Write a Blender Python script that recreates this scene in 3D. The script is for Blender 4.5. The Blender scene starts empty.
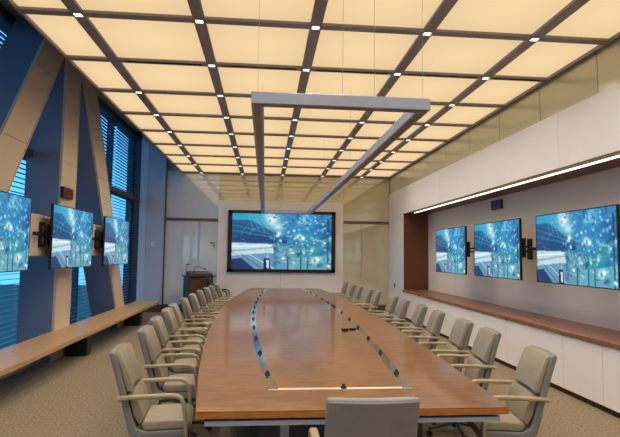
import bpy, bmesh, math, random
import numpy as np
from mathutils import Vector, Matrix
random.seed(7)
sc = bpy.context.scene
C = sc.collection
# ------------------------------------------------------------------ camera, world, exposure
F_PX, YAW, PITCH, ROLL, CAMZ = 495.59, -0.0892, 0.0735, 0.0130, 1.6424
def cam_axes(y, p, r):
    cy, sy, cp, sp, cr, sr = math.cos(y), math.sin(y), math.cos(p), math.sin(p), math.cos(r), math.sin(r)
    f = Vector((-sy*cp, cy*cp, sp)); rt = Vector((cy, sy, 0)); up = rt.cross(f)
    return cr*rt+sr*up, -sr*rt+cr*up, f
rt, up, fw = cam_axes(YAW, PITCH, ROLL)
cd = bpy.data.cameras.new('camera'); cam = bpy.data.objects.new('camera', cd); C.objects.link(cam)
cd.sensor_width = 36; cd.lens = F_PX/620*36; cd.clip_start = .05; cd.clip_end = 500
M = Matrix((rt, up, -fw)).transposed().to_4x4(); M.translation = Vector((0, 0, CAMZ)); cam.matrix_world = M
sc.camera = cam
sc.view_settings.view_transform = 'Standard'; sc.view_settings.look = 'None'
sc.view_settings.exposure = 0.2; sc.view_settings.gamma = 1; sc.view_settings.use_curve_mapping = False
SKY_STRENGTH = 3.0
DOWNLIGHT_W = 33.0
PANEL_STRENGTH = 0.80
w = bpy.data.worlds.new('sky'); sc.world = w; w.use_nodes = True
nt = w.node_tree; nt.nodes.clear()
o = nt.nodes.new('ShaderNodeOutputWorld'); bg = nt.nodes.new('ShaderNodeBackground')
tc = nt.nodes.new('ShaderNodeTexCoord'); sep = nt.nodes.new('ShaderNodeSeparateXYZ'); rp = nt.nodes.new('ShaderNodeValToRGB')
nt.links.new(tc.outputs['Generated'], sep.inputs[0]); nt.links.new(sep.outputs['Z'], rp.inputs[0])
rp.color_ramp.elements[0].color = (.08, .29, .54, 1); rp.color_ramp.elements[1].color = (.04, .21, .52, 1)
nt.links.new(rp.outputs[0], bg.inputs[0]); bg.inputs[1].default_value = SKY_STRENGTH; nt.links.new(bg.outputs[0], o.inputs[0])

# ------------------------------------------------------------------ materials
def srgb(r, g, b):
    return tuple(((c/255)/12.92 if c/255 <= .04045 else ((c/255+.055)/1.055)**2.4) for c in (r, g, b))+(1,)
def mat(name, col, rough=.6, metal=0, var=.06, scale=8, bump=0, stretch=(1, 1, 1), spec=.5, coat=0, col2=None, detail=4, coords='Object', distort=0):
    m = bpy.data.materials.new(name); m.use_nodes = True; t = m.node_tree
    b = t.nodes['Principled BSDF']
    c = srgb(*col)
    tcn = t.nodes.new('ShaderNodeTexCoord'); mp = t.nodes.new('ShaderNodeMapping'); mp.inputs['Scale'].default_value = stretch
    nz = t.nodes.new('ShaderNodeTexNoise'); nz.inputs['Scale'].default_value = scale; nz.inputs['Detail'].default_value = detail
    nz.inputs['Distortion'].default_value = distort
    cr = t.nodes.new('ShaderNodeValToRGB')
    if col2: a, d = c, srgb(*col2)
    else: a = tuple(x*(1-var) for x in c[:3])+(1,); d = tuple(min(1, x*(1+var)) for x in c[:3])+(1,)
    cr.color_ramp.elements[0].color = a; cr.color_ramp.elements[1].color = d
    cr.color_ramp.elements[0].position = .3; cr.color_ramp.elements[1].position = .7
    t.links.new(tcn.outputs[coords], mp.inputs[0]); t.links.new(mp.outputs[0], nz.inputs['Vector'])
    t.links.new(nz.outputs['Fac'], cr.inputs[0]); t.links.new(cr.outputs[0], b.inputs['Base Color'])
    b.inputs['Roughness'].default_value = rough; b.inputs['Metallic'].default_value = metal
    b.inputs['Specular IOR Level'].default_value = spec; b.inputs['Coat Weight'].default_value = coat
    b.inputs['Coat Roughness'].default_value = .08
    if bump:
        bp = t.nodes.new('ShaderNodeBump'); bp.inputs['Strength'].default_value = bump; bp.inputs['Distance'].default_value = .01
        t.links.new(nz.outputs['Fac'], bp.inputs['Height']); t.links.new(bp.outputs[0], b.inputs['Normal'])
    return m
def emis(name, col, s, vary=.0):
    m = bpy.data.materials.new(name); m.use_nodes = True; t = m.node_tree; t.nodes.clear()
    o = t.nodes.new('ShaderNodeOutputMaterial'); e = t.nodes.new('ShaderNodeEmission')
    e.inputs[1].default_value = s; e.inputs[0].default_value = srgb(*col)
    t.links.new(e.outputs[0], o.inputs[0])
    if vary:
        n = t.nodes.new('ShaderNodeTexNoise'); n.inputs['Scale'].default_value = .8
        r = t.nodes.new('ShaderNodeMapRange'); r.inputs['To Min'].default_value = s*(1-vary); r.inputs['To Max'].default_value = s*(1+vary)
        g = t.nodes.new('ShaderNodeTexCoord'); t.links.new(g.outputs['Object'], n.inputs['Vector'])
        t.links.new(n.outputs['Fac'], r.inputs[0]); t.links.new(r.outputs[0], e.inputs[1])
    return m
WHITE = mat('white_lacquer', (238, 232, 228), .45, var=.015, scale=2)
PANELW = mat('painted_wall_panel', (232, 227, 227), .6, var=.015, scale=2)
NICHE = mat('niche_fabric', (222, 208, 196), .85, var=.03, scale=60)
BLUEGREY = mat('pier_paint', (182, 188, 206), .7, var=.02, scale=3)
PALEB = mat('daylit_pier_tint', (196, 212, 232), .5, var=.02, scale=3)  # daylight on the frame strip, put into the colour as pale blue
GLASSL = mat('back_painted_glass_pale', (224, 232, 236), .04, .18, var=.02, scale=1.2, spec=1.0, coat=.6)
GLASSR = mat('back_painted_glass_olive', (208, 200, 172), .04, .2, var=.02, scale=1.2, spec=1.0, coat=.6)
GLASSC = mat('clerestory_glass', (200, 196, 168), .22, .2, var=.02, scale=1.2, spec=.6)
BRONZE = mat('bronze_metal', (120, 100, 85), .35, .7, var=.06, scale=20)
BAR = mat('ceiling_bar_paint', (140, 132, 134), .5, .2, var=.04, scale=4)
BLACK = mat('black_plastic', (18, 18, 20), .4, var=.15, scale=30)
SLOT = mat('black_slot', (10, 8, 8), .8, var=.1)
DARKM = mat('dark_metal', (45, 46, 50), .4, .6, var=.1, scale=20)
ALU = mat('brushed_aluminium', (152, 162, 184), .4, .35, var=.05, scale=6, stretch=(1, 1, 20))
SATIN = mat('satin_steel', (232, 222, 200), .38, .6, var=.04, scale=20)
STEEL = mat('polished_steel', (206, 200, 190), .09, .95, var=.04, scale=20)
CLAD = mat('column_cladding', (208, 188, 166), .5, .0, var=.03, scale=2)
CORE = mat('column_side_daylight_blue', (112, 126, 150), .55, var=.03, scale=2)  # cladding sides tinted blue: the window light is put into the colour
CARPET = mat('carpet', (116, 102, 82), .95, scale=40, bump=.5, col2=(160, 143, 117), detail=9, spec=.1)
WOODT = mat('table_veneer', (100, 60, 20), .42, scale=6, stretch=(1, 3.5, 1), col2=(130, 84, 34), coat=.45, detail=8, distort=.4, spec=.3)
WOODE = mat('table_edge_wood', (138, 84, 36), .35, scale=12, stretch=(1, 6, 6), col2=(168, 108, 52), coat=.3)
WOODC = mat('counter_wood', (122, 78, 48), .4, scale=10, stretch=(8, 1, 1), col2=(148, 98, 64), coat=.2, detail=6)
WOODN = mat('walnut_panel', (84, 48, 26), .45, scale=14, stretch=(6, 6, 1), col2=(112, 68, 38), detail=8)
WOODB = mat('bench_oak', (168, 132, 92), .45, scale=10, stretch=(8, 1, 2), col2=(196, 158, 114), detail=6, coat=.15)
LEATHER = mat('taupe_leather', (138, 127, 108), .42, scale=14, bump=.08, col2=(147, 136, 116), spec=.5)
SHELL = mat('leather_daylight_grey', (112, 112, 113), .42, scale=14, bump=.08, col2=(120, 120, 120))  # cushion leather again, with cool window light put into its colour
ARMM = mat('arm_leather', (150, 134, 106), .42, scale=14, bump=.08, col2=(160, 144, 114))
BLKLEA = mat('black_leather', (24, 20, 22), .45, var=.2, scale=50, bump=.2)
CHROME = mat('dark_chrome', (90, 92, 96), .25, .9, var=.05, scale=10)
LECT = mat('dark_walnut', (72, 44, 32), .45, scale=14, stretch=(6, 6, 1), col2=(98, 60, 42), detail=8)
NAVY = mat('pedestal_laminate', (34, 40, 50), .5, var=.1, scale=6)
TOE = mat('toe_kick', (52, 36, 28), .6, var=.1)
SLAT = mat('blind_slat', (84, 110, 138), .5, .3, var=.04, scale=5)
WFRAME = mat('window_frame_metal', (70, 78, 92), .45, .4, var=.05, scale=5)
SILL = mat('sill_stone', (205, 208, 214), .5, var=.03, scale=10)
DARKCEIL = mat('void_paint', (150, 150, 156), .9, var=.05)
GRASS = mat('outside_grass', (44, 56, 44), .9, scale=.4, col2=(76, 84, 60), detail=8)
LIGHTP = emis('luminous_panel', (252, 218, 168), PANEL_STRENGTH, .05)
# luminous fabric: slightly brighter towards the middle of each panel
def luminous():
    m = LIGHTP; t = m.node_tree
    e = [n for n in t.nodes if n.type == 'EMISSION'][0]
    for l in list(e.inputs[1].links): t.links.remove(l)
    tc = t.nodes.new('ShaderNodeTexCoord'); sp = t.nodes.new('ShaderNodeSeparateXYZ'); t.links.new(tc.outputs['Generated'], sp.inputs[0])
    prod = None
    for ax in 'XY':
        a = t.nodes.new('ShaderNodeMath'); a.operation = 'SUBTRACT'; t.links.new(sp.outputs[ax], a.inputs[0]); a.inputs[1].default_value = .5
        b = t.nodes.new('ShaderNodeMath'); b.operation = 'POWER'; 
        ab = t.nodes.new('ShaderNodeMath'); ab.operation = 'ABSOLUTE'; t.links.new(a.outputs[0], ab.inputs[0]); t.links.new(ab.outputs[0], b.inputs[0]); b.inputs[1].default_value = 2.5
        if prod is None: prod = b
        else:
            s = t.nodes.new('ShaderNodeMath'); s.operation = 'ADD'; t.links.new(prod.outputs[0], s.inputs[0]); t.links.new(b.outputs[0], s.inputs[1]); prod = s
    r = t.nodes.new('ShaderNodeMapRange'); t.links.new(prod.outputs[0], r.inputs[0])
    r.inputs['From Min'].default_value = 0; r.inputs['From Max'].default_value = .3
    r.inputs['To Min'].default_value = PANEL_STRENGTH*1.05; r.inputs['To Max'].default_value = PANEL_STRENGTH*.84
    t.links.new(r.outputs[0], e.inputs[1])
luminous()
SPOT = emis('downlight_glow', (255, 248, 232), 2.2)
LED = emis('led_strip_glow', (255, 234, 198), 2.4)
DIGB = emis('blue_digit_glow', (30, 38, 130), .5)
DIGR = emis('red_digit_glow', (150, 40, 40), .5)
def glass():
    m = bpy.data.materials.new('window_glass'); m.use_nodes = True; t = m.node_tree; t.nodes.clear()
    o = t.nodes.new('ShaderNodeOutputMaterial'); mx = t.nodes.new('ShaderNodeMixShader'); tr = t.nodes.new('ShaderNodeBsdfTransparent')
    g = t.nodes.new('ShaderNodeBsdfGlossy'); g.inputs['Roughness'].default_value = .02; fr = t.nodes.new('ShaderNodeFresnel')
    tr.inputs[0].default_value = (.85, .95, .97, 1)
    ge = t.nodes.new('ShaderNodeNewGeometry'); su = t.nodes.new('ShaderNodeMath'); su.operation = 'SUBTRACT'; su.inputs[0].default_value = 1
    mu = t.nodes.new('ShaderNodeMath'); mu.operation = 'MULTIPLY'; t.links.new(ge.outputs['Backfacing'], su.inputs[1])   # thin pane: reflect on the entry face only
    t.links.new(fr.outputs[0], mu.inputs[0]); t.links.new(su.outputs[0], mu.inputs[1]); t.links.new(mu.outputs[0], mx.inputs[0]); t.links.new(tr.outputs[0], mx.inputs[1]); t.links.new(g.outputs[0], mx.inputs[2]); t.links.new(mx.outputs[0], o.inputs[0])
    return m
GLASS = glass()

# ------------------------------------------------------------------ mesh helpers
class MB:
    def __init__(s): s.bm = bmesh.new()
    def box(s, x0, x1, y0, y1, z0, z1, bevel=0, seg=1):
        r = bmesh.ops.create_cube(s.bm, size=1)
        vs = r['verts']
        for v in vs: v.co = Vector(((x0+x1)/2+v.co.x*(x1-x0), (y0+y1)/2+v.co.y*(y1-y0), (z0+z1)/2+v.co.z*(z1-z0)))
        if bevel:
            es = list({e for v in vs for e in v.link_edges})
            bmesh.ops.bevel(s.bm, geom=es, offset=bevel, segments=seg, affect='EDGES', profile=.6)
        return s
    def prism(s, pts, axis, a, b, bevel=0, seg=2):
        # pts: outline in the two other axes, extruded along axis from a to b
        def co(p, t):
            if axis == 'x': return (t, p[0], p[1])
            if axis == 'y': return (p[0], t, p[1])
            return (p[0], p[1], t)
        A = [s.bm.verts.new(co(p, a)) for p in pts]; B = [s.bm.verts.new(co(p, b)) for p in pts]
        fs = [s.bm.faces.new(A), s.bm.faces.new(B[::-1])]
        n = len(pts)
        for i in range(n): fs.append(s.bm.faces.new((A[i], B[i], B[(i+1) % n], A[(i+1) % n])))
        bmesh.ops.recalc_face_normals(s.bm, faces=fs)
        if bevel:
            es = [e for e in fs[0].edges]+[e for e in fs[1].edges]
            bmesh.ops.bevel(s.bm, geom=es, offset=bevel, segments=seg, affect='EDGES', profile=.6)
        return s
    def cyl(s, p0, p1, r0, r1=None, n=12):
        p0, p1 = Vector(p0), Vector(p1); d = p1-p0
        q = d.to_track_quat('Z', 'Y').to_matrix().to_4x4(); q.translation = (p0+p1)/2
        bmesh.ops.create_cone(s.bm, cap_ends=True, segments=n, radius1=r0, radius2=r0 if r1 is None else r1, depth=d.length, matrix=q)
        return s
    def sweep(s, path, wx, wz, up=(0, 1, 0)):
        # rounded-rectangle section swept on a path; wx along 'up', wz across
        U = Vector(up); rings = []
        P = [Vector(p) for p in path]
        sec = [(-.5, -.25), (-.35, -.5), (.35, -.5), (.5, -.25), (.5, .25), (.35, .5), (-.35, .5), (-.5, .25)]
        for i, p in enumerate(P):
            t = (P[min(i+1, len(P)-1)]-P[max(i-1, 0)]).normalized(); n = t.cross(U).normalized()
            rings.append([s.bm.verts.new(p+U*(a*wx)+n*(b*wz)) for a, b in sec])
        for r0, r1 in zip(rings, rings[1:]):
            for k in range(8): s.bm.faces.new((r0[k], r0[(k+1) % 8], r1[(k+1) % 8], r1[k]))
        s.bm.faces.new(rings[0][::-1]); s.bm.faces.new(rings[-1])
        bmesh.ops.recalc_face_normals(s.bm, faces=s.bm.faces[:])
        return s
    def mesh(s, name, m, smooth=False):
        me = bpy.data.meshes.new(name); s.bm.to_mesh(me); s.bm.free(); me.materials.append(m)
        if smooth:
            for p in me.polygons: p.use_smooth = True
            try: me.set_sharp_from_angle(angle=math.radians(42))
            except Exception: pass
        return me
    def build(s, name, m, parent=None, smooth=False, kind=None, label=None):
        return link(name, s.mesh(name, m, smooth), parent, kind, label)
def link(name, me, parent=None, kind=None, label=None):
    o = bpy.data.objects.new(name, me); C.objects.link(o)
    if parent is not None: o.parent = parent
    if kind: o['kind'] = kind
    if label: o['label'] = label
    return o
def box(name, m, d, parent=None, bevel=0, kind=None, label=None):
    return MB().box(*d, bevel=bevel).build(name, m, parent, kind=kind, label=label)
def tag(o, label, cat, group=None):
    o['label'] = label; o['category'] = cat
    if group: o['group'] = group
    return o
def thing(name, label, cat, loc=(0, 0, 0), rz=0, group=None):
    o = bpy.data.objects.new(name, None); C.objects.link(o); o.location = loc; o.rotation_euler.z = rz; o.empty_display_size = .2
    return tag(o, label, cat, group)
def dup(root, loc, rz, label, group=None):
    r = root.copy(); C.objects.link(r); r.location = loc; r.rotation_euler.z = rz; r['label'] = label
    if group: r['group'] = group
    for ch in list(root.children):
        c = ch.copy(); C.objects.link(c); c.parent = r
        for g in list(ch.children):
            d = g.copy(); C.objects.link(d); d.parent = c
    return r
ORD = ['first', 'second', 'third', 'fourth', 'fifth', 'sixth', 'seventh', 'eighth', 'ninth', 'tenth', 'eleventh', 'twelfth', 'thirteenth', 'fourteenth', 'fifteenth', 'sixteenth', 'seventeenth']

# ------------------------------------------------------------------ room
YB, XR, XL, ZC, YF = 14.36, 3.633, -2.40, 3.942, -2.6
XN = 4.30                     # back of the niche in the right wall
XW = -3.86                    # window plane
struct = lambda name, m, d, parent=None, bevel=0: box(name, m, d, parent, bevel, kind=None if parent else 'structure')
struct('floor', CARPET, (XW-.1, XN+.1, YF, YB+.2, -.1, 0))
# ceiling: a dark carrier slab with bars, luminous panels
ceil = struct('ceiling', DARKCEIL, (XL, XR+.75, YF, YB+.1, 4.05, 4.2))
CX = [-1.855+1.1603*k for k in range(5)]; CY = [4.847+1.1603*j for j in range(-6, 9)]
bw = .058
for x in CX: box('ceiling_bar', BAR, (x-bw, x+bw, YF, YB-.04, ZC, ZC+.1), ceil)
for y in CY[:-1]+[YB-.12]:
    edges = [XL+.012]+CX+[XR]
    for i in range(6):
        a = edges[i]+(bw if i else 0); b = edges[i+1]-(bw if i < 5 else 0)
        box('cross_bar', BAR, (a, b, y-.05, y+.05, ZC+.003, ZC+.1), ceil)
slots = MB()
for j in (7, 10, 13):
    y = CY[j]
    for i in range(1, 6):
        xs = [XL+.04]+CX+[XR]
        slots.box(xs[i]+.12, xs[i+1]-.12, y-.014, y+.014, ZC-.001, ZC+.004)
slots.build('air_slot', SLOT, ceil)
box('edge_trim', BAR, (XL-.012, XL+.012, YF, YB-.04, ZC-.004, ZC+.3), ceil)
box('edge_trim', BAR, (XR-.05, XR, YF, YB-.04, ZC-.008, ZC+.1), ceil)
ys = [YF]+CY[:-1]+[YB-.12]
xs = [XL]+CX+[XR]
panel_mesh = {}
for i in range(6):
    for j in range(len(ys)-1):
        w_, d_ = xs[i+1]-xs[i], ys[j+1]-ys[j]
        k = (round(w_, 3), round(d_, 3))
        if k not in panel_mesh:
            panel_mesh[k] = MB().box(-w_/2, w_/2, -d_/2, d_/2, 0, .02).mesh('light_panel', LIGHTP)
        p = link('light_panel', panel_mesh[k], ceil); p.location = ((xs[i]+xs[i+1])/2, (ys[j]+ys[j+1])/2, ZC+.03)
# downlights in the bar crossings
dl_f = MB().box(-.046, .046, -.040, .040, -.003, 0).mesh('frame', BAR)
dl_g = MB().box(-.037, .037, -.031, .031, -.004, -.002).mesh('lens', SPOT)
colname = ['window-side bar', 'second bar', 'middle bar', 'fourth bar', 'cabinet-side bar']
spot_l = bpy.data.lights.new('downlight_lamp', 'SPOT'); spot_l.energy = DOWNLIGHT_W; spot_l.spot_size = math.radians(155); spot_l.spot_blend = 1; spot_l.shadow_soft_size = .04; spot_l.color = (1, .93, .84)
for i, x in enumerate(CX):
    for j, y in enumerate(CY):
        if j < 1 or (i == 0 and j == 7): continue
        t = thing('square_downlight', 'white square downlight on the %s, %s crossing from the screen wall' % (colname[i], ORD[len(CY)-1-j]), 'downlight', (x, y if j < 14 else YB-.12, ZC), 0, 'downlights at the ceiling bar crossings')
        link('frame', dl_f, t); link('lens', dl_g, t)
        if j > 12: continue
        lo = bpy.data.objects.new('downlight_lamp', spot_l); C.objects.link(lo); lo.parent = t; lo.location = (0, 0, -.02)
# upper roof over the window bay
struct('trim_1', DARKCEIL, (XW-.2, XL+.3, YF, YB+.2, 5.1, 5.2))
box('trim_2', DARKCEIL, (XL-.02, XL+.02, YF, YB, 4.2, 5.1), kind='structure')
# --- right wall
wr = struct('wall_right', NICHE, (XN, XN+.1, YF, YB+.1, 0, 4.2))

mod = [12.93-1.42*k for k in range(12)]
bh = box('trim_4', PANELW, (XR+.012, XR+.05, YF, YB, 2.79, 3.46), kind='structure')
for k in range(11):      # bulkhead panels
    y1 = mod[k] if k else YB
    y0 = max(mod[k+1], YF) if k else mod[1]
    if y0 >= y1: continue
    box('bulkhead_panel', PANELW, (XR, XR+.012, y0+.003, y1-.003, 2.765, 3.47), bh, bevel=.002)
pr = box('trim_5', PANELW, (XR+.02, XR+.12, 12.86, YB, 0, 2.78), kind='structure')
box('pier_panel', PANELW, (XR, XR+.02, 12.84, YB, .1, 2.757), pr, bevel=.003)
box('soffit', WOODN, (XR+.012, XN, YF, 12.86, 2.770, 2.80), bh)
box('ledge', PANELW, (XR+.05, XN, YF, YB, 3.44, 3.46), bh)
box('niche_end_panel', WOODN, (XR+.01, XN, 12.81, 12.84, .775, 2.77), pr)
for k in range(14):
    y1 = 14.36-1.1603*k; y0 = y1-1.1603
    box('clerestory_pane', GLASSC, (XR+.012, XR+.03, y0+.006, y1-.006, 3.475, 3.95), bh)
led = thing('led_strip_light', 'long white linear light under the bulkhead above the three right-hand screens', 'strip light', (0, 0, 0))
box('diffuser', LED, (XR+.145, XR+.185, YF+.3, 12.35, 2.746, 2.762), led)
box('housing', DARKM, (XR+.135, XR+.195, YF+.3, 12.38, 2.762, 2.770), led)
# base cabinets
for k in range(11):
    y1 = min(mod[k], 12.84); y0 = max(mod[k+1], YF+.02)
    if y0 >= y1-.2: continue
    t = thing('base_cabinet', 'white flat-fronted base cabinet under the wood counter, %s from the far end' % ORD[k], 'cabinet', (XR, y0, 0), 0, 'white cabinets along the right wall')
    W = y1-y0
    box('body', WHITE, (.02, XN-XR-.01, .002, W-.002, .07, .718), t)
    box('toe_kick', TOE, (.045, .08, .0, W, 0, .07), t)
    for h in (0, 1): box('door', WHITE, (0, .02, W*h/2+.004, W*(h+1)/2-.004, .075, .712), t, bevel=.002)
    box('bracket', DARKM, (-.02, .02, W-.085, W-.005, .712, .720), t)
ct = box('wood_counter', WOODC, (XR-.03, XN-.005, YF+.02, 12.80, .7215, .772), bevel=.004)
tag(ct, 'long reddish wood counter top running along the niche under the right-hand screens', 'counter')
# --- back wall
wb = struct('wall_back', DARKCEIL, (XW-.1, XN+.1, YB+.03, YB+.13, 0, 5.1))
for a, b, m_ in ((-2.82, -1.895, GLASSL), (-1.885, -1.34, GLASSL), (2.26, 2.795, GLASSR), (2.805, XR, GLASSR)):
    box('glass_panel', m_, (a, b, YB, YB+.02, .22, 2.57), wb)
for k, (a, b) in enumerate(((-2.82, -1.34), (-1.33, .45), (.46, 2.25), (2.26, XR))):
    box('glass_panel', GLASSL if k == 0 else GLASSR, (a, b, YB, YB+.02, 2.65, 4.0), wb)
for a, b in ((-2.82, -1.33), (2.25, XR)): box('transom_rail', BRONZE, (a, b, YB-.03, YB+.02, 2.57, 2.65), wb, bevel=.004)
for a, b in ((-1.35, .447), (.453, 2.25)): box('wall_panel', PANELW, (a, b, YB-.10, YB+.01, .0, 3.17), wb, bevel=.003)
box('wall_panel', BLUEGREY, (-3.36, -2.86, YB-.04, YB+.01, .0, 5.1), wb, label='blue-grey painted pier panel')
box('wall_panel', PALEB, (-3.56, -3.365, YB-.03, YB+.01, .0, 5.1), wb, label='narrow pier panel tinted pale blue for daylight')
box('wall_panel', WFRAME, (-3.9, -3.565, YB-.02, YB+.01, .0, 5.1), wb, label='dark end panel at the window')
box('jamb', BRONZE, (-2.86, -2.82, YB-.05, YB+.01, 0, 4.2), wb)
for a, b in ((-3.9, -1.35), (2.25, XR)):
    box('carpet_reflection_band', BRONZE, (a, b, YB-.05, YB, 0, .21), kind='structure', bevel=.004)  # brown band stands in for the carpet's reflection in the glass
hd = thing('door_lever', 'small dark lever lock on the glass door left of the big screen', 'handle', (-1.46, YB, 1.95))
MB().cyl((0, 0, 0), (0, -.05, 0), .014).box(-.10, .02, -.06, -.04, -.01, .012, bevel=.004).build('lever', BLACK, hd)
MB().cyl((0, 0, -.08), (0, -.015, -.08), .022).build('lock_cylinder', BLACK, hd)
def switch(loc, rz, label):
    t = thing('wall_switch', label, 'switch', loc, rz)
    MB().box(-.045, .045, -.012, 0, -.06, .06, bevel=.004).build('plate', WHITE, t)
    MB().box(-.03, -.003, -.016, -.01, -.03, .03, bevel=.002).build('rocker', SILL, t)
    MB().box(.003, .03, -.016, -.01, -.03, .03, bevel=.002).build('rocker', SILL, t)
switch((-3.16, YB-.04, 1.9), 0, 'small white wall switch on the blue-grey pier beside the windows')
t = thing('wall_switch', 'small grey control plate on the white pier beyond the wood niche', 'switch', (XR, 13.69, .83), 0)
MB().box(-.012, 0, -.05, .05, -.06, .06, bevel=.003).build('plate', DARKM, t)
MB().cyl((-.012, 0, 0), (-.02, 0, 0), .02).build('knob', BLACK, t)
# --- front wall behind the camera
struct('wall_front', PANELW, (XW-.1, XN+.1, YF-.1, YF, 0, 5.1))
# --- left window wall
wl = struct('wall_left', SILL, (XW-.1, XW+.05, YF, YB, 0, .12))
box('sill', SILL, (XW, XW+.30, YF, YB-.05, .10, .14), wl)
box('upper_band', WFRAME, (XW-.1, XW+.1, YF, YB, 4.95, 5.1), wl)
tr = box('trim_3', WFRAME, (-3.68, -3.58, YF, YB-.03, 3.08, 3.20), kind='structure', bevel=.01)
bays = [14.30-1.90*k for k in range(10)]
bays[-1] = max(bays[-1], YF)
NS = 0
slat_cache = {}
for k in range(9):
    y1, y0 = bays[k], max(bays[k+1], YF)
    if y1-y0 < .2: continue
    wn = thing('window_%d' % (k+1), '', ''); del wn['label']; del wn['category']; wn['kind'] = 'structure'
    MB().box(XW-.05, XW+.1, y1-.06, y1, .12, 4.95).build('mullion', WFRAME, wn)
    MB().box(XW-.03, XW+.06, y0, y1-.06, 3.10, 3.16).build('transom', WFRAME, wn)
    MB().box(XW-.03, XW+.06, y0, y1-.06, .12, .18).build('bottom_frame', WFRAME, wn)
    MB().box(XW-.005, XW+.005, y0, y1-.06, .18, 3.10).build('pane', GLASS, wn)
    MB().box(XW-.005, XW+.005, y0, y1-.06, 3.16, 4.95).build('pane', GLASS, wn)
    bl = thing('venetian_blind', 'blue-lit horizontal slat blind lowered over the %s window bay from the far end' % ORD[k], 'blind', (XW+.14, (y0+y1)/2, .18), 0, 'slat blinds along the window wall')
    hw = (y1-y0)/2-.04
    L = round(hw, 3)
    if L not in slat_cache:
        b = MB(); z_ = .06
        while z_ < 4.66:
            if not (2.85 < z_ < 3.05):
                a = math.radians(1); c, s_ = math.cos(a)*.034, math.sin(a)*.034
                b.prism([(-c, z_+s_), (c, z_-s_), (c, z_-s_+.002), (-c, z_+s_+.002)], 'y', -hw, hw)
            z_ += .076
        slat_cache[L] = b.mesh('slats', SLAT)
    link('slats', slat_cache[L], bl, kind='stuff')
    MB().box(-.03, .03, -hw, hw, 4.68, 4.74).build('headrail', SLAT, bl)
    MB().box(-.025, .025, -hw, hw, .01, .035).build('bottom_rail', SLAT, bl)
# --- diagonal columns
def column(y_at, slope, wid, label, name='structural_column', z1=5.1):
    t = thing(name, label, 'column', (-3.15, y_at(0)+wid/2, 0))
    oy = y_at(0)+wid/2
    def outline(z0, z1_, ins):
        return [(y_at(z0)-oy+ins, z0), (y_at(z0)-oy+wid-ins, z0), (y_at(z1_)-oy+wid-ins, z1_), (y_at(z1_)-oy+ins, z1_)]
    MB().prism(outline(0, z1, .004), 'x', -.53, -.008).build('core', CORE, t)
    zs = [0, 1.5, 3.05, 4.2, z1]
    for a, b in zip(zs, zs[1:]):
        MB().prism(outline(a+.004, b-.004, .03), 'x', -.012, .004).build('face_panel', CLAD, t)
    MB().prism([(y_at(0)-oy, 0), (y_at(0)-oy+.022, 0), (y_at(z1)-oy+.022, z1), (y_at(z1)-oy, z1)], 'x', -.03, .008).build('edge_strip', CLAD, t)
    MB().prism([(y_at(0)-oy+wid-.022, 0), (y_at(0)-oy+wid, 0), (y_at(z1)-oy+wid, z1), (y_at(z1)-oy+wid-.022, z1)], 'x', -.03, .008).build('edge_strip', CLAD, t)
    return t
column(lambda z: 4.19+.63*z, .63, .66, 'broad beige column leaning toward the back wall, nearest the camera')
column(lambda z: 7.88, 0, .60, 'upright beige column with a red digital clock, between the two leaning columns')
column(lambda z: 11.27-.578*z, -.578, .64, 'beige column leaning toward the camera, farthest along the window wall')
# screen-mounting beam
bm_ = box('mounting_beam', CLAD, (-3.14, -3.05, YF+.3, 10.5, 1.58, 2.14), bevel=.004)
tag(bm_, 'horizontal beige cladding beam carrying the left-hand screens across the columns', 'beam')
# bench
t = thing('window_bench', 'long low oak bench along the windows beneath the left-hand screens', 'bench', (-2.9, 0, 0))
box('seat', WOODB, (-.27, .29, YF+.4, 12.75, .385, .45), t, bevel=.005)
for y in (-1.6, 1.7, 5.0, 8.35, 11.7): box('support', DARKM, (-.22, .12, y-.09, y+.09, 0, .385), t, bevel=.004)
# clocks
def clock(loc, sgn, mt, label):
    t = thing('digital_clock', label, 'clock', loc)
    MB().box(min(0, sgn*.05), max(0, sgn*.05), -.2, .2, -.085, .085, bevel=.006).build('case', BLACK, t)
    b = MB(); x0, x1 = sorted((sgn*.049, sgn*.054))
    for q in (-.13, -.055, .055, .13):
        for zz in (-.05, 0, .05): b.box(x0, x1, q-.022, q+.022, zz-.005, zz+.005)
        for e in (-.026, .026): b.box(x0, x1, q+e-.004, q+e+.004, -.045, .045)
    for zz in (-.02, .02): b.box(x0, x1, -.006, .006, zz-.006, zz+.006)
    b.build('digits', mt, t)
clock((-3.142, 8.05, 2.56), 1, DIGR, 'small dark red digital clock on the upright column')
clock((XN, 8.83, 2.62), -1, DIGB, 'small dark blue-lit digital clock above the gap between right-hand screens')

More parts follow.
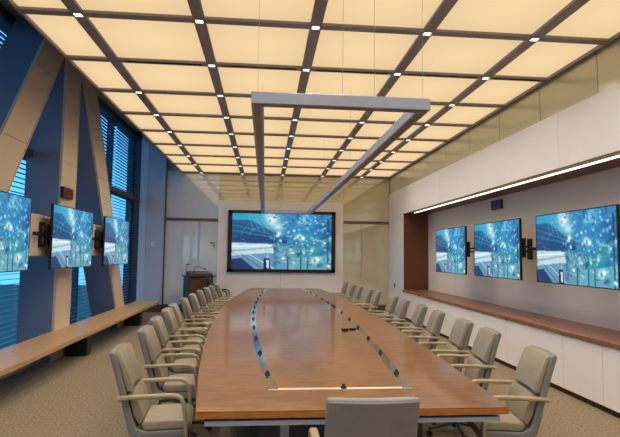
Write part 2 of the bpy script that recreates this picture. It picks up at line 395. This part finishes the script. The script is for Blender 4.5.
# ------------------------------------------------------------------ what the screens show (one picture on all seven)
def picture(W, H):
    X, Y = np.meshgrid((np.arange(W)+.5)/W, (np.arange(H)+.5)/H)
    rng = np.random.RandomState(3)
    img = np.zeros((H, W, 3))
    def c(r, g, b): return np.array((r, g, b), float)
    def mix(mask, col, a=1.0):
        m = (mask*a)[..., None]; img[:] = img*(1-m)+c(*col)*m
    def poly(pts, col, a=1.0):
        ins = np.zeros((H, W), bool); n = len(pts)
        for i in range(n):
            x0, y0 = pts[i]; x1, y1 = pts[(i+1) % n]
            if y0 == y1: continue
            cond = ((Y >= min(y0, y1)) & (Y < max(y0, y1))); xx = x0+(Y-y0)*(x1-x0)/(y1-y0)
            ins ^= cond & (X < xx)
        mix(ins.astype(float), col, a)
    def line(x0, y0, x1, y1, wd, col, a=1.0):
        dx, dy = (x1-x0)*1.78, y1-y0; L2 = dx*dx+dy*dy
        t = np.clip((((X-x0)*1.78)*dx+(Y-y0)*dy)/L2, 0, 1)
        d = np.hypot((X-x0)*1.78-t*dx, Y-y0-t*dy)
        mix(np.clip(1.5-d/wd, 0, 1), col, a)
    def blob(x, y, rx, ry, col, a=1.0):
        d = ((X-x)/rx)**2+((Y-y)/ry)**2; mix(np.exp(-d), col, a)
    img[:] = c(30, 122, 156)
    blob(.15, .1, .3, .25, (40, 150, 190), .8); blob(.8, .2, .3, .3, (30, 110, 170), .8)
    # dark facade receding to the middle
    poly([(0, .12), (.18, .12), (.56, .44), (.56, .53), (0, .53)], (14, 74, 118), .9)
    for k in range(8):
        y0 = .16+.05*k; line(0, y0, .56, .43+.012*k, .006, (60, 150, 190) if k % 2 else (8, 40, 95), .6)
    for k in range(12): line(.03+.045*k, .18+.02*k, .03+.045*k, .53, .004, (10, 40, 90), .5)
    poly([(0, .36), (.3, .42), (.55, .48), (.55, .53), (0, .53)], (10, 50, 98), .7)
    for k in range(4): line(.15+.03*k, .0, .22+.05*k, .30, .005, (120, 200, 220), .5)
    # arcs of the dome
    for rr, al in ((.16, .35), (.24, .3)):
        d = np.abs(np.hypot((X-.30)*1.78, (Y-.5))-rr*1.6); mix(np.clip(1-d/.012, 0, 1)*(Y < .42), (120, 215, 235), al)
    # bright sky gap and clouds
    blob(.40, .10, .07, .12, (225, 230, 225)); blob(.46, .24, .06, .07, (190, 215, 225), .9); blob(.36, .04, .05, .05, (160, 205, 215), .8)
    # lattice on the right
    for k in range(9): line(.5+.06*k, 0, .72+.05*k, .6, .005, (90, 190, 220), .25)
    for k in range(9): line(1.0, .02+.09*k, .55, .42+.05*k, .006, (20, 70, 120) if k % 2 else (100, 190, 215), .4)
    blob(.75, .12, .06, .1, (90, 175, 215), .8); blob(.93, .28, .07, .14, (20, 70, 135), .8)
    # pale terrace
    poly([(0, .53), (.42, .55), (.42, .72), (.2, .74), (0, .76)], (186, 204, 212), .95)
    poly([(0, .66), (.40, .60), (.40, .62), (0, .70)], (120, 150, 168), .8)
    line(0, .60, .42, .57, .008, (235, 240, 240), .8)
    poly([(0, .76), (.25, .72), (.45, .70), (.62, .78), (.62, 1), (0, 1)], (92, 140, 168), .95)
    poly([(.0, .82), (.10, .80), (.24, 1), (0, 1)], (14, 40, 88), .95)
    line(.10, .74, .32, 1, .010, (60, 95, 130), .8); line(.16, .72, .42, .98, .008, (190, 215, 222), .7)
    poly([(.40, .56), (.70, .58), (.62, .80), (.42, .68)], (70, 120, 135), .8)
    for k in range(7): line(.42+.04*k, .56+.01*k, .60+.02*k, .82, .005, (200, 225, 220), .5)
    line(.42, .62, .64, .86, .008, (25, 60, 90), .8)
    poly([(.32, .80), (.38, .80), (.39, 1.0), (.32, 1.0)], (10, 25, 70)); poly([(.345, .83), (.37, .83), (.375, .98), (.35, .97)], (230, 235, 240), .85)
    poly([(.60, .80), (1, .72), (1, 1), (.58, 1)], (110, 165, 175), .7)
    for x in (.56, .69, .76): line(x, .78, x, 1.0, .010, (14, 42, 70), .9)
    poly([(.64, .72), (1, .30), (1, .36), (.66, .78)], (24, 80, 90), .8)
    poly([(.68, .62), (.95, .42), (.97, .66), (.72, .76)], (60, 140, 150), .55)
    line(.965, .1, .965, 1, .014, (8, 50, 85), .9)
    # lamps and glints
    for x, y, r in ((.67, .42, .035), (.71, .44, .022), (.47, .36, .022), (.455, .40, .016), (.60, .64, .022), (.52, .71, .016), (.515, .80, .014), (.83, .84, .03), (.86, .81, .02), (.97, .93, .018), (.93, .52, .012), (.48, .48, .012), (.62, .30, .012), (.80, .66, .014)):
        blob(x, y, r, r*1.6, (240, 250, 255))
    blob(.83, .84, .012, .03, (40, 90, 110))
    for _ in range(55):
        x, y = rng.uniform(.38, 1), rng.uniform(.0, .95); blob(x, y, rng.uniform(.008, .03), rng.uniform(.01, .06), (150, 215, 228) if rng.rand() > .4 else (16, 72, 112), .6)
    for _ in range(70):
        x, y = rng.uniform(.35, 1), rng.uniform(.02, .95); q = rng.rand()
        blob(x, y, .009, .016, (190, 235, 245) if q > .45 else (10, 50, 90), .8)
    for _ in range(60):
        x, y = rng.uniform(.05, 1), rng.uniform(.0, .9); line(x, y, x+rng.uniform(-.12, .12), y+rng.uniform(-.10, .10), .005, (150, 205, 220) if rng.rand() > .5 else (14, 60, 100), .4)
    n = rng.normal(0, 6, (H, W, 1)); img[:] = np.clip(img+n, 0, 255)
    return img
def screen_mesh():
    W, H = 168, 95
    img = picture(W+1, H+1)/255; lin = np.where(img <= .04045, img/12.92, ((img+.055)/1.055)**2.4)
    gx, gy = np.meshgrid(np.linspace(-.5, .5, W+1), np.linspace(.5, -.5, H+1))
    co = np.stack([gx, np.zeros_like(gx), gy], -1).reshape(-1, 3)
    i = (np.arange(H)[:, None]*(W+1)+np.arange(W)[None]).ravel()
    f = np.stack([i, i+W+1, i+W+2, i+1], 1)
    me = bpy.data.meshes.new('screen'); me.from_pydata(co.tolist(), [], f.tolist()); me.update()
    a = me.color_attributes.new('picture', 'FLOAT_COLOR', 'POINT')
    a.data.foreach_set('color', np.concatenate([lin.reshape(-1, 3), np.ones((co.shape[0], 1))], 1).astype(np.float32).ravel())
    m = bpy.data.materials.new('lit_screen'); m.use_nodes = True; t = m.node_tree; b = t.nodes['Principled BSDF']
    v = t.nodes.new('ShaderNodeVertexColor'); v.layer_name = 'picture'
    b.inputs['Base Color'].default_value = (.01, .01, .012, 1); b.inputs['Roughness'].default_value = .25
    t.links.new(v.outputs[0], b.inputs['Emission Color']); b.inputs['Emission Strength'].default_value = 1.05
    me.materials.append(m); return me
SCREEN = screen_mesh()
def display(name, label, loc, rz, W, H, bx, bz, depth, group=None):
    # local: front faces -y, centre of the panel at the origin
    t = thing(name, label, 'screen', loc, rz, group)
    MB().box(-W/2, W/2, 0, depth*.45, -H/2, H/2, bevel=.004).build('casing', BLACK, t)
    if depth > .05: MB().box(-W*.36, W*.36, depth*.45, depth, -H*.36, H*.36, bevel=.008).build('rear_housing', BLACK, t)
    fr = MB()
    fr.box(-W/2, W/2, -.006, .002, H/2-bz, H/2).box(-W/2, W/2, -.006, .002, -H/2, -H/2+bz)
    fr.box(-W/2, -W/2+bx, -.006, .002, -H/2, H/2).box(W/2-bx, W/2, -.006, .002, -H/2, H/2)
    fr.build('bezel', BLACK, t)
    s = link('screen', SCREEN, t); s.scale = (W-2*bx, 1, H-2*bz); s.location = (0, -.003, 0)
    return t
display('video_wall_display', 'very large black-framed screen centred on the white back wall panel', (.475, YB-.16, 2.015), 0, 3.08, 1.76, .12, .09, .05)
names = ['nearest the camera', 'in the middle of the three', 'farthest from the camera']
gl, gr = 'wall screens on the left columns', 'wall screens in the right-hand niche'
def tv_pair(side, y0s, x, zc, W, H):
    for k, y0 in enumerate(y0s):
        if side == 'left':
            display('wall_screen', 'flat screen on the left window columns, %s' % names[k], (x, y0+W/2, zc), math.pi/2, W, H, .012, .012, .07, gl)
            xw, sg = -3.05, 1
        else:
            display('wall_screen', 'flat screen in the right-hand wall niche, %s' % names[k], (x, y0+W/2, zc), -math.pi/2, W, H, .012, .012, .07, gr)
            xw, sg = XN, -1
        yp = (9.75, 7.72, 5.62)[2-k] if side == 'right' else (4.4, 7.04, 9.25)[k]
        dy = y0+.2-yp; xb = x-sg*.07                       # back of the tv
        t = thing('swing_arm_mount', 'black swing-arm bracket behind the %s-hand screen %s' % (side, names[k]), 'bracket', (xw, yp, zc+.02), 0, 'swing-arm brackets behind the screens')
        box('wall_plate', BLACK, (min(0, sg*.03), max(0, sg*.03), -.06, .06, -.17, .17), t, bevel=.004)
        gap = abs(xb-xw)
        hx = sg*min(.16, gap-.02)
        for zz in (-.035, .035):
            MB().sweep([(sg*.02, 0, zz), (hx, .10, zz)], .035, .03, (0, 0, 1)).build('arm_link', BLACK, t)
            MB().sweep([(hx, .10, zz), (sg*(gap-.035), dy, zz)], .035, .03, (0, 0, 1)).build('arm_link', BLACK, t)
        MB().sweep([(sg*.04, 0, 0), (sg*.10, -.42, 0)], .05, .025, (0, 0, 1)).build('side_arm', CHROME, t)
        MB().cyl((hx, .10, -.09), (hx, .10, .09), .022).build('pivot', CHROME, t)
        MB().cyl((sg*.03, 0, -.13), (sg*.03, 0, .13), .02).build('pivot', CHROME, t)
        box('screen_plate', BLACK, (min(sg*(gap-.04), sg*gap), max(sg*(gap-.04), sg*gap), dy-.16, dy+.16, -.14, .14), t, bevel=.003)
TVX, TVS = 3.62, 1.54
tv_pair('right', [4.80, 6.78, 8.72], TVX, 1.765, 1.55, .885)
tv_pair('left', [4.80, 7.02, 9.23], -2.89, 1.852, 1.58, .895)

# ------------------------------------------------------------------ hanging frame light
t = thing('hanging_light_frame', 'long rectangular grey aluminium frame hung on wires above the table', 'pendant frame', (.54, 3.46, 2.71))
x0, x1, y1, b_ = -.66, .645, 9.5, .09
for d in ((x0, x1, 0, b_), (x0, x1, y1-b_, y1), (x0, x0+b_, b_, y1-b_), (x1-b_, x1, b_, y1-b_)):
    f = box('beam', ALU, (d[0], d[1], d[2], d[3], 0, .085), t, bevel=.003)
    ww = .02
    box('underside_shade', BRONZE, (d[0]+ww, d[1]-ww, d[2]+ww, d[3]-ww, -.003, .002), f)  # brown strip paints in the shade on the beam's unlit underside
for (x, y) in ((x0+.045, .045), (0, .045), (.235, .045), (x1-.045, .045), (x0+.045, 3.2), (x1-.045, 3.2), (x0+.045, 6.3), (x1-.045, 6.3), (x0+.045, y1-.045), (x1-.045, y1-.045)):
    MB().cyl((x, y, .08), (x, y, ZC-2.71+.03), .0016, n=6).build('wire', ALU, t)

# ------------------------------------------------------------------ conference table
TX, TY0, TY1 = .53, 2.95, 13.5
def half(y, sg=-1): return .90+.33*(1-((y-8.2)/5.3)**2) if sg < 0 else .95+.21*(1-((y-8.2)/5.3)**2)
def outline(y0, y1, off, n=40):
    L = [(TX-half(y0+(y1-y0)*i/n)-off, y0+(y1-y0)*i/n) for i in range(n+1)]
    R_ = [(TX+half(y0+(y1-y0)*i/n, 1)+off, y0+(y1-y0)*i/n) for i in range(n+1)]
    return L+R_[::-1]
tb = thing('conference_table', 'very long boat-shaped wood conference table with steel inlay down the room', 'table', (0, 0, 0))
MB().prism(outline(TY0, TY1, 0), 'z', .702, .74, bevel=.003).build('tabletop', WOODT, tb)
MB().prism(outline(TY0-.004, TY1+.004, .002), 'z', .700, .733).build('edge_band', WOODE, tb)
MB().prism(outline(TY0+.05, TY1-.05, -.07), 'z', .682, .700).build('shadow_gap', SLOT, tb)
MB().prism(outline(TY0+.01, TY1-.01, -.05), 'z', .655, .682).build('steel_rail', ALU, tb)
def inl(y):   # half-width of inlay rectangle
    return .49+.235*(1-((y-8.3)/4.9)**2)
def strip(sg):
    n = 40; a, b = 3.40, 13.2; P = [(TX+sg*inl(a+(b-a)*i/n), a+(b-a)*i/n) for i in range(n+1)]
    Q = [(x-sg*.066, y) for x, y in P]
    return P+Q[::-1]
for sg in (-1, 1):
    MB().prism(strip(sg), 'z', .7395, .7425).build('steel_inlay', STEEL, tb)
for y in (3.40, 13.17): MB().box(TX-inl(y), TX+inl(y), y-.008, y+.03, .7396, .7424).build('steel_inlay', SATIN, tb)
for y in (3.35, 6.0, 8.7, 11.4):
    p = box('pedestal', NAVY, (TX-.55, TX+.55, y, y+1.5, .02, .655), tb, bevel=.004)
    for sx in (-.38, .38):
        for yy_ in (y-.008, y+1.5): MB().box(TX+sx-.03, TX+sx+.03, yy_, yy_+.008, .02, .655).build('steel_post', ALU, p)
# table microphones on the inlay
mb_ = MB().cyl((0, 0, 0), (0, 0, .012), .021, .018, n=16).mesh('base', BLACK, True)
ms_ = MB().cyl((0, 0, .01), (0, 0, .028), .012, .010, n=12).box(-.014, .014, -.005, .005, .004, .016).mesh('button', BLACK, True)
def micro(x, y, label):
    t = thing('table_microphone', label, 'microphone', (x, y, .7425), 0, 'boundary microphones on the table inlay')
    link('base', mb_, t); link('button', ms_, t)
for i in range(11):
    y = 3.82+.8*i
    micro(TX-inl(y)+.033, y, 'small black table microphone on the window-side steel strip, %s from the camera' % ORD[i])
    micro(TX+inl(y)-.033, y, 'small black table microphone on the cabinet-side steel strip, %s from the camera' % ORD[i])
micro(.55, 3.415, 'small black table microphone in the middle of the near cross strip')
t = thing('cable_adapter', 'black bundle of cable adapters lying on the table near the right strip', 'cable', (1.03, 6.0, .741), .5)
MB().box(-.10, -.03, -.03, .03, 0, .03, bevel=.006).box(.02, .08, -.035, .02, 0, .028, bevel=.006).build('plug', BLACK, t)
MB().sweep([(-.04, .0, .012), (-.01, .03, .012), (.02, .02, .012), (.05, -.02, .012), (.10, .03, .012), (.13, .0, .012)], .012, .012, (0, 0, 1)).build('lead', BLACK, t)

# ------------------------------------------------------------------ chairs (local +x is the way the sitter faces)
def chair_meshes(shell, cush, arm):
    o = {}
    def bulge(bm, hw):
        for v in bm.verts:
            k = max(0, min(1, (v.co.z-.45)/.3)); v.co.x -= .026*k*(1-(v.co.y/hw)**2)
    def body(pts, hw, bev, name, m):
        b = MB(); n = 8; ysn = [-hw+2*hw*i/n for i in range(n+1)]
        rings = [[b.bm.verts.new((p[0], y, p[1])) for p in pts] for y in ysn]; L = len(pts)
        for r0, r1 in zip(rings, rings[1:]):
            for q in range(L): b.bm.faces.new((r0[q], r0[(q+1) % L], r1[(q+1) % L], r1[q]))
        f0 = b.bm.faces.new(rings[0][::-1]); f1 = b.bm.faces.new(rings[-1])
        bmesh.ops.recalc_face_normals(b.bm, faces=b.bm.faces[:])
        bmesh.ops.bevel(b.bm, geom=list(f0.edges)+list(f1.edges), offset=bev, segments=3, affect='EDGES', profile=.6)
        bulge(b.bm, hw); return b.mesh(name, m, True)
    outer = [(.185, .375), (.05, .372), (-.12, .372), (-.18, .382), (-.212, .415), (-.235, .50), (-.275, .66), (-.318, .82), (-.358, .945), (-.350, .958), (-.332, .960)]
    inner = [(.185, .432), (-.10, .426), (-.165, .450), (-.190, .52), (-.235, .69), (-.275, .83), (-.315, .950)]
    o['shell'] = body(inner+outer[::-1], .208, .012, 'shell', shell)
    o['seat_cushion'] = body([(.19, .434), (-.11, .430), (-.135, .468), (-.12, .488), (.02, .497), (.14, .494), (.185, .478), (.20, .455)], .200, .016, 'seat_cushion', cush)
    o['lumbar_cushion'] = body([(-.150, .470), (-.188, .535), (-.226, .672), (-.185, .682), (-.170, .66), (-.125, .52), (-.128, .485)], .190, .012, 'lumbar_cushion', cush)
    o['back_cushion'] = body([(-.236, .692), (-.277, .83), (-.320, .945), (-.300, .958), (-.280, .945), (-.228, .82), (-.190, .71), (-.198, .694)], .200, .016, 'back_cushion', cush)
    path = [(-.285, .655), (-.262, .663), (-.12, .667), (.04, .670), (.095, .666), (.130, .648), (.148, .61), (.158, .54), (.166, .46), (.168, .385)]
    for sg in (-1, 1):
        o['armrest%d' % sg] = MB().sweep([(x, sg*.228, z) for x, z in path], .042, .026).mesh('armrest', arm, True)
    o['column'] = MB().cyl((0, 0, .10), (0, 0, .335), .028, n=12).cyl((0, 0, .30), (0, 0, .335), .07, n=12).mesh('gas_lift', CHROME, True)
    b = MB().cyl((0, 0, .07), (0, 0, .12), .045, .035, n=12)
    for k in range(5):
        a = 2*math.pi*k/5+.3
        b.sweep([(.03*math.cos(a), .03*math.sin(a), .10), (.28*math.cos(a), .28*math.sin(a), .072)], .022, .04, (0, 0, 1))
    o['star_base'] = b.mesh('star_base', CHROME, True)
    o['caster'] = MB().cyl((-.012, 0, .026), (-.004, 0, .026), .026, n=10).cyl((.004, 0, .026), (.012, 0, .026), .026, n=10).cyl((0, 0, .026), (0, 0, .075), .007, n=6).mesh('caster', BLACK, True)
    return o
def build_chair(name, M_, label, group, loc, rz, scale=1):
    t = thing(name, label, 'chair', loc, rz, group); t.scale = (scale,)*3
    for k, me in M_.items():
        if k == 'caster': continue
        p = link(me.name.split('.')[0], me, t)
        if k == 'star_base':
            for i in range(5):
                a = 2*math.pi*i/5+.3; c = link('caster', M_['caster'], p); c.location = (.28*math.cos(a), .28*math.sin(a), 0); c.rotation_euler.z = a+1.2
    return t
CM = chair_meshes(SHELL, LEATHER, ARMM)
LC = [(-.69, 3.77), (-.74, 4.72), (-.80, 5.45), (-.85, 6.29), (-.88, 6.87), (-.885, 7.79), (-.87, 8.59), (-.86, 9.47), (-.83, 10.24), (-.80, 10.86), (-.72, 11.40)]
RC = [(1.71, 3.62), (1.79, 4.61), (1.83, 5.30), (1.85, 6.17), (1.88, 6.92), (1.89, 7.80), (1.89, 8.47), (1.88, 9.63), (1.85, 10.22), (1.82, 11.16), (1.81, 11.92), (1.73, 12.60)]
proto = None
for side, L in (('left', LC), ('right', RC)):
    for i, (x, y) in enumerate(L):
        x += -.012 if side == 'left' else .02
        lab = 'taupe leather conference chair on the %s side of the table, %s from the camera' % ('window' if side == 'left' else 'cabinet', ORD[i])
        rz = (0 if side == 'left' else math.pi)+(.09 if side == 'left' else -.11)+random.uniform(-.03, .03)
        if proto is None: proto = build_chair('conference_chair', CM, lab, 'taupe chairs around the table', (x, y, 0), rz)
        else: dup(proto, (x, y, 0), rz, lab)
hc = dup(proto, (.535, 2.74, 0), math.pi/2-.01, 'conference chair at the near head of the table, seen from behind')
hc.scale = (1, 1.09, 1)
CB = chair_meshes(BLKLEA, BLKLEA, BLKLEA)
build_chair('office_chair', CB, 'black office chair at the far left corner of the table in front of the lectern', None, (-1.08, 12.85, 0), -.05, 1.08)

# ------------------------------------------------------------------ lectern
t = thing('lectern', 'dark wood lectern with a gooseneck microphone, left of the big screen', 'lectern', (-1.94, 13.22, 0), math.radians(23))
box('body', LECT, (0, .64, .02, .62, .05, 1.03), t, bevel=.006)
box('front_panel', LECT, (.03, .61, .0, .02, .08, 1.00), t, bevel=.003)
box('side_panel', NAVY, (-.012, 0, .03, .61, .06, 1.02), t, label='side panel, dark blue-grey painted for window light')  # blue window light on this side is put into its colour
box('plinth', TOE, (.03, .61, .05, .60, 0, .05), t)
box('top', DARKM, (-.06, .70, -.04, .66, 1.03, 1.06), t, bevel=.004, label='dark grey overhanging top')
MB().prism([(.02, 1.06), (.02, 1.11), (.50, 1.17), (.50, 1.06)], 'x', .02, .62).build('reading_desk', LECT, t)
def goose(x, y, pts, label=None):
    m = MB().sweep([(x+a, y+b, c_) for a, b, c_ in pts], .012, .012, (0, 1, 0)).build('gooseneck', BLACK, t)
    e = pts[-1]; MB().cyl((x+e[0], y+e[1], e[2]), (x+e[0]+.05, y+e[1], e[2]-.012), .013, .016).build('microphone_capsule', BLACK, m)
goose(.16, .2, [(0, 0, 1.10), (0, 0, 1.22), (.01, 0, 1.28), (.05, 0, 1.30), (.14, 0, 1.285), (.26, 0, 1.24)])
goose(.0, .4, [(0, 0, 1.06), (0, 0, 1.20), (.002, 0, 1.33), (.012, 0, 1.35)])

# ------------------------------------------------------------------ outside
struct('ground', GRASS, (-120, XW-.3, -60, 120, -6.2, -6))
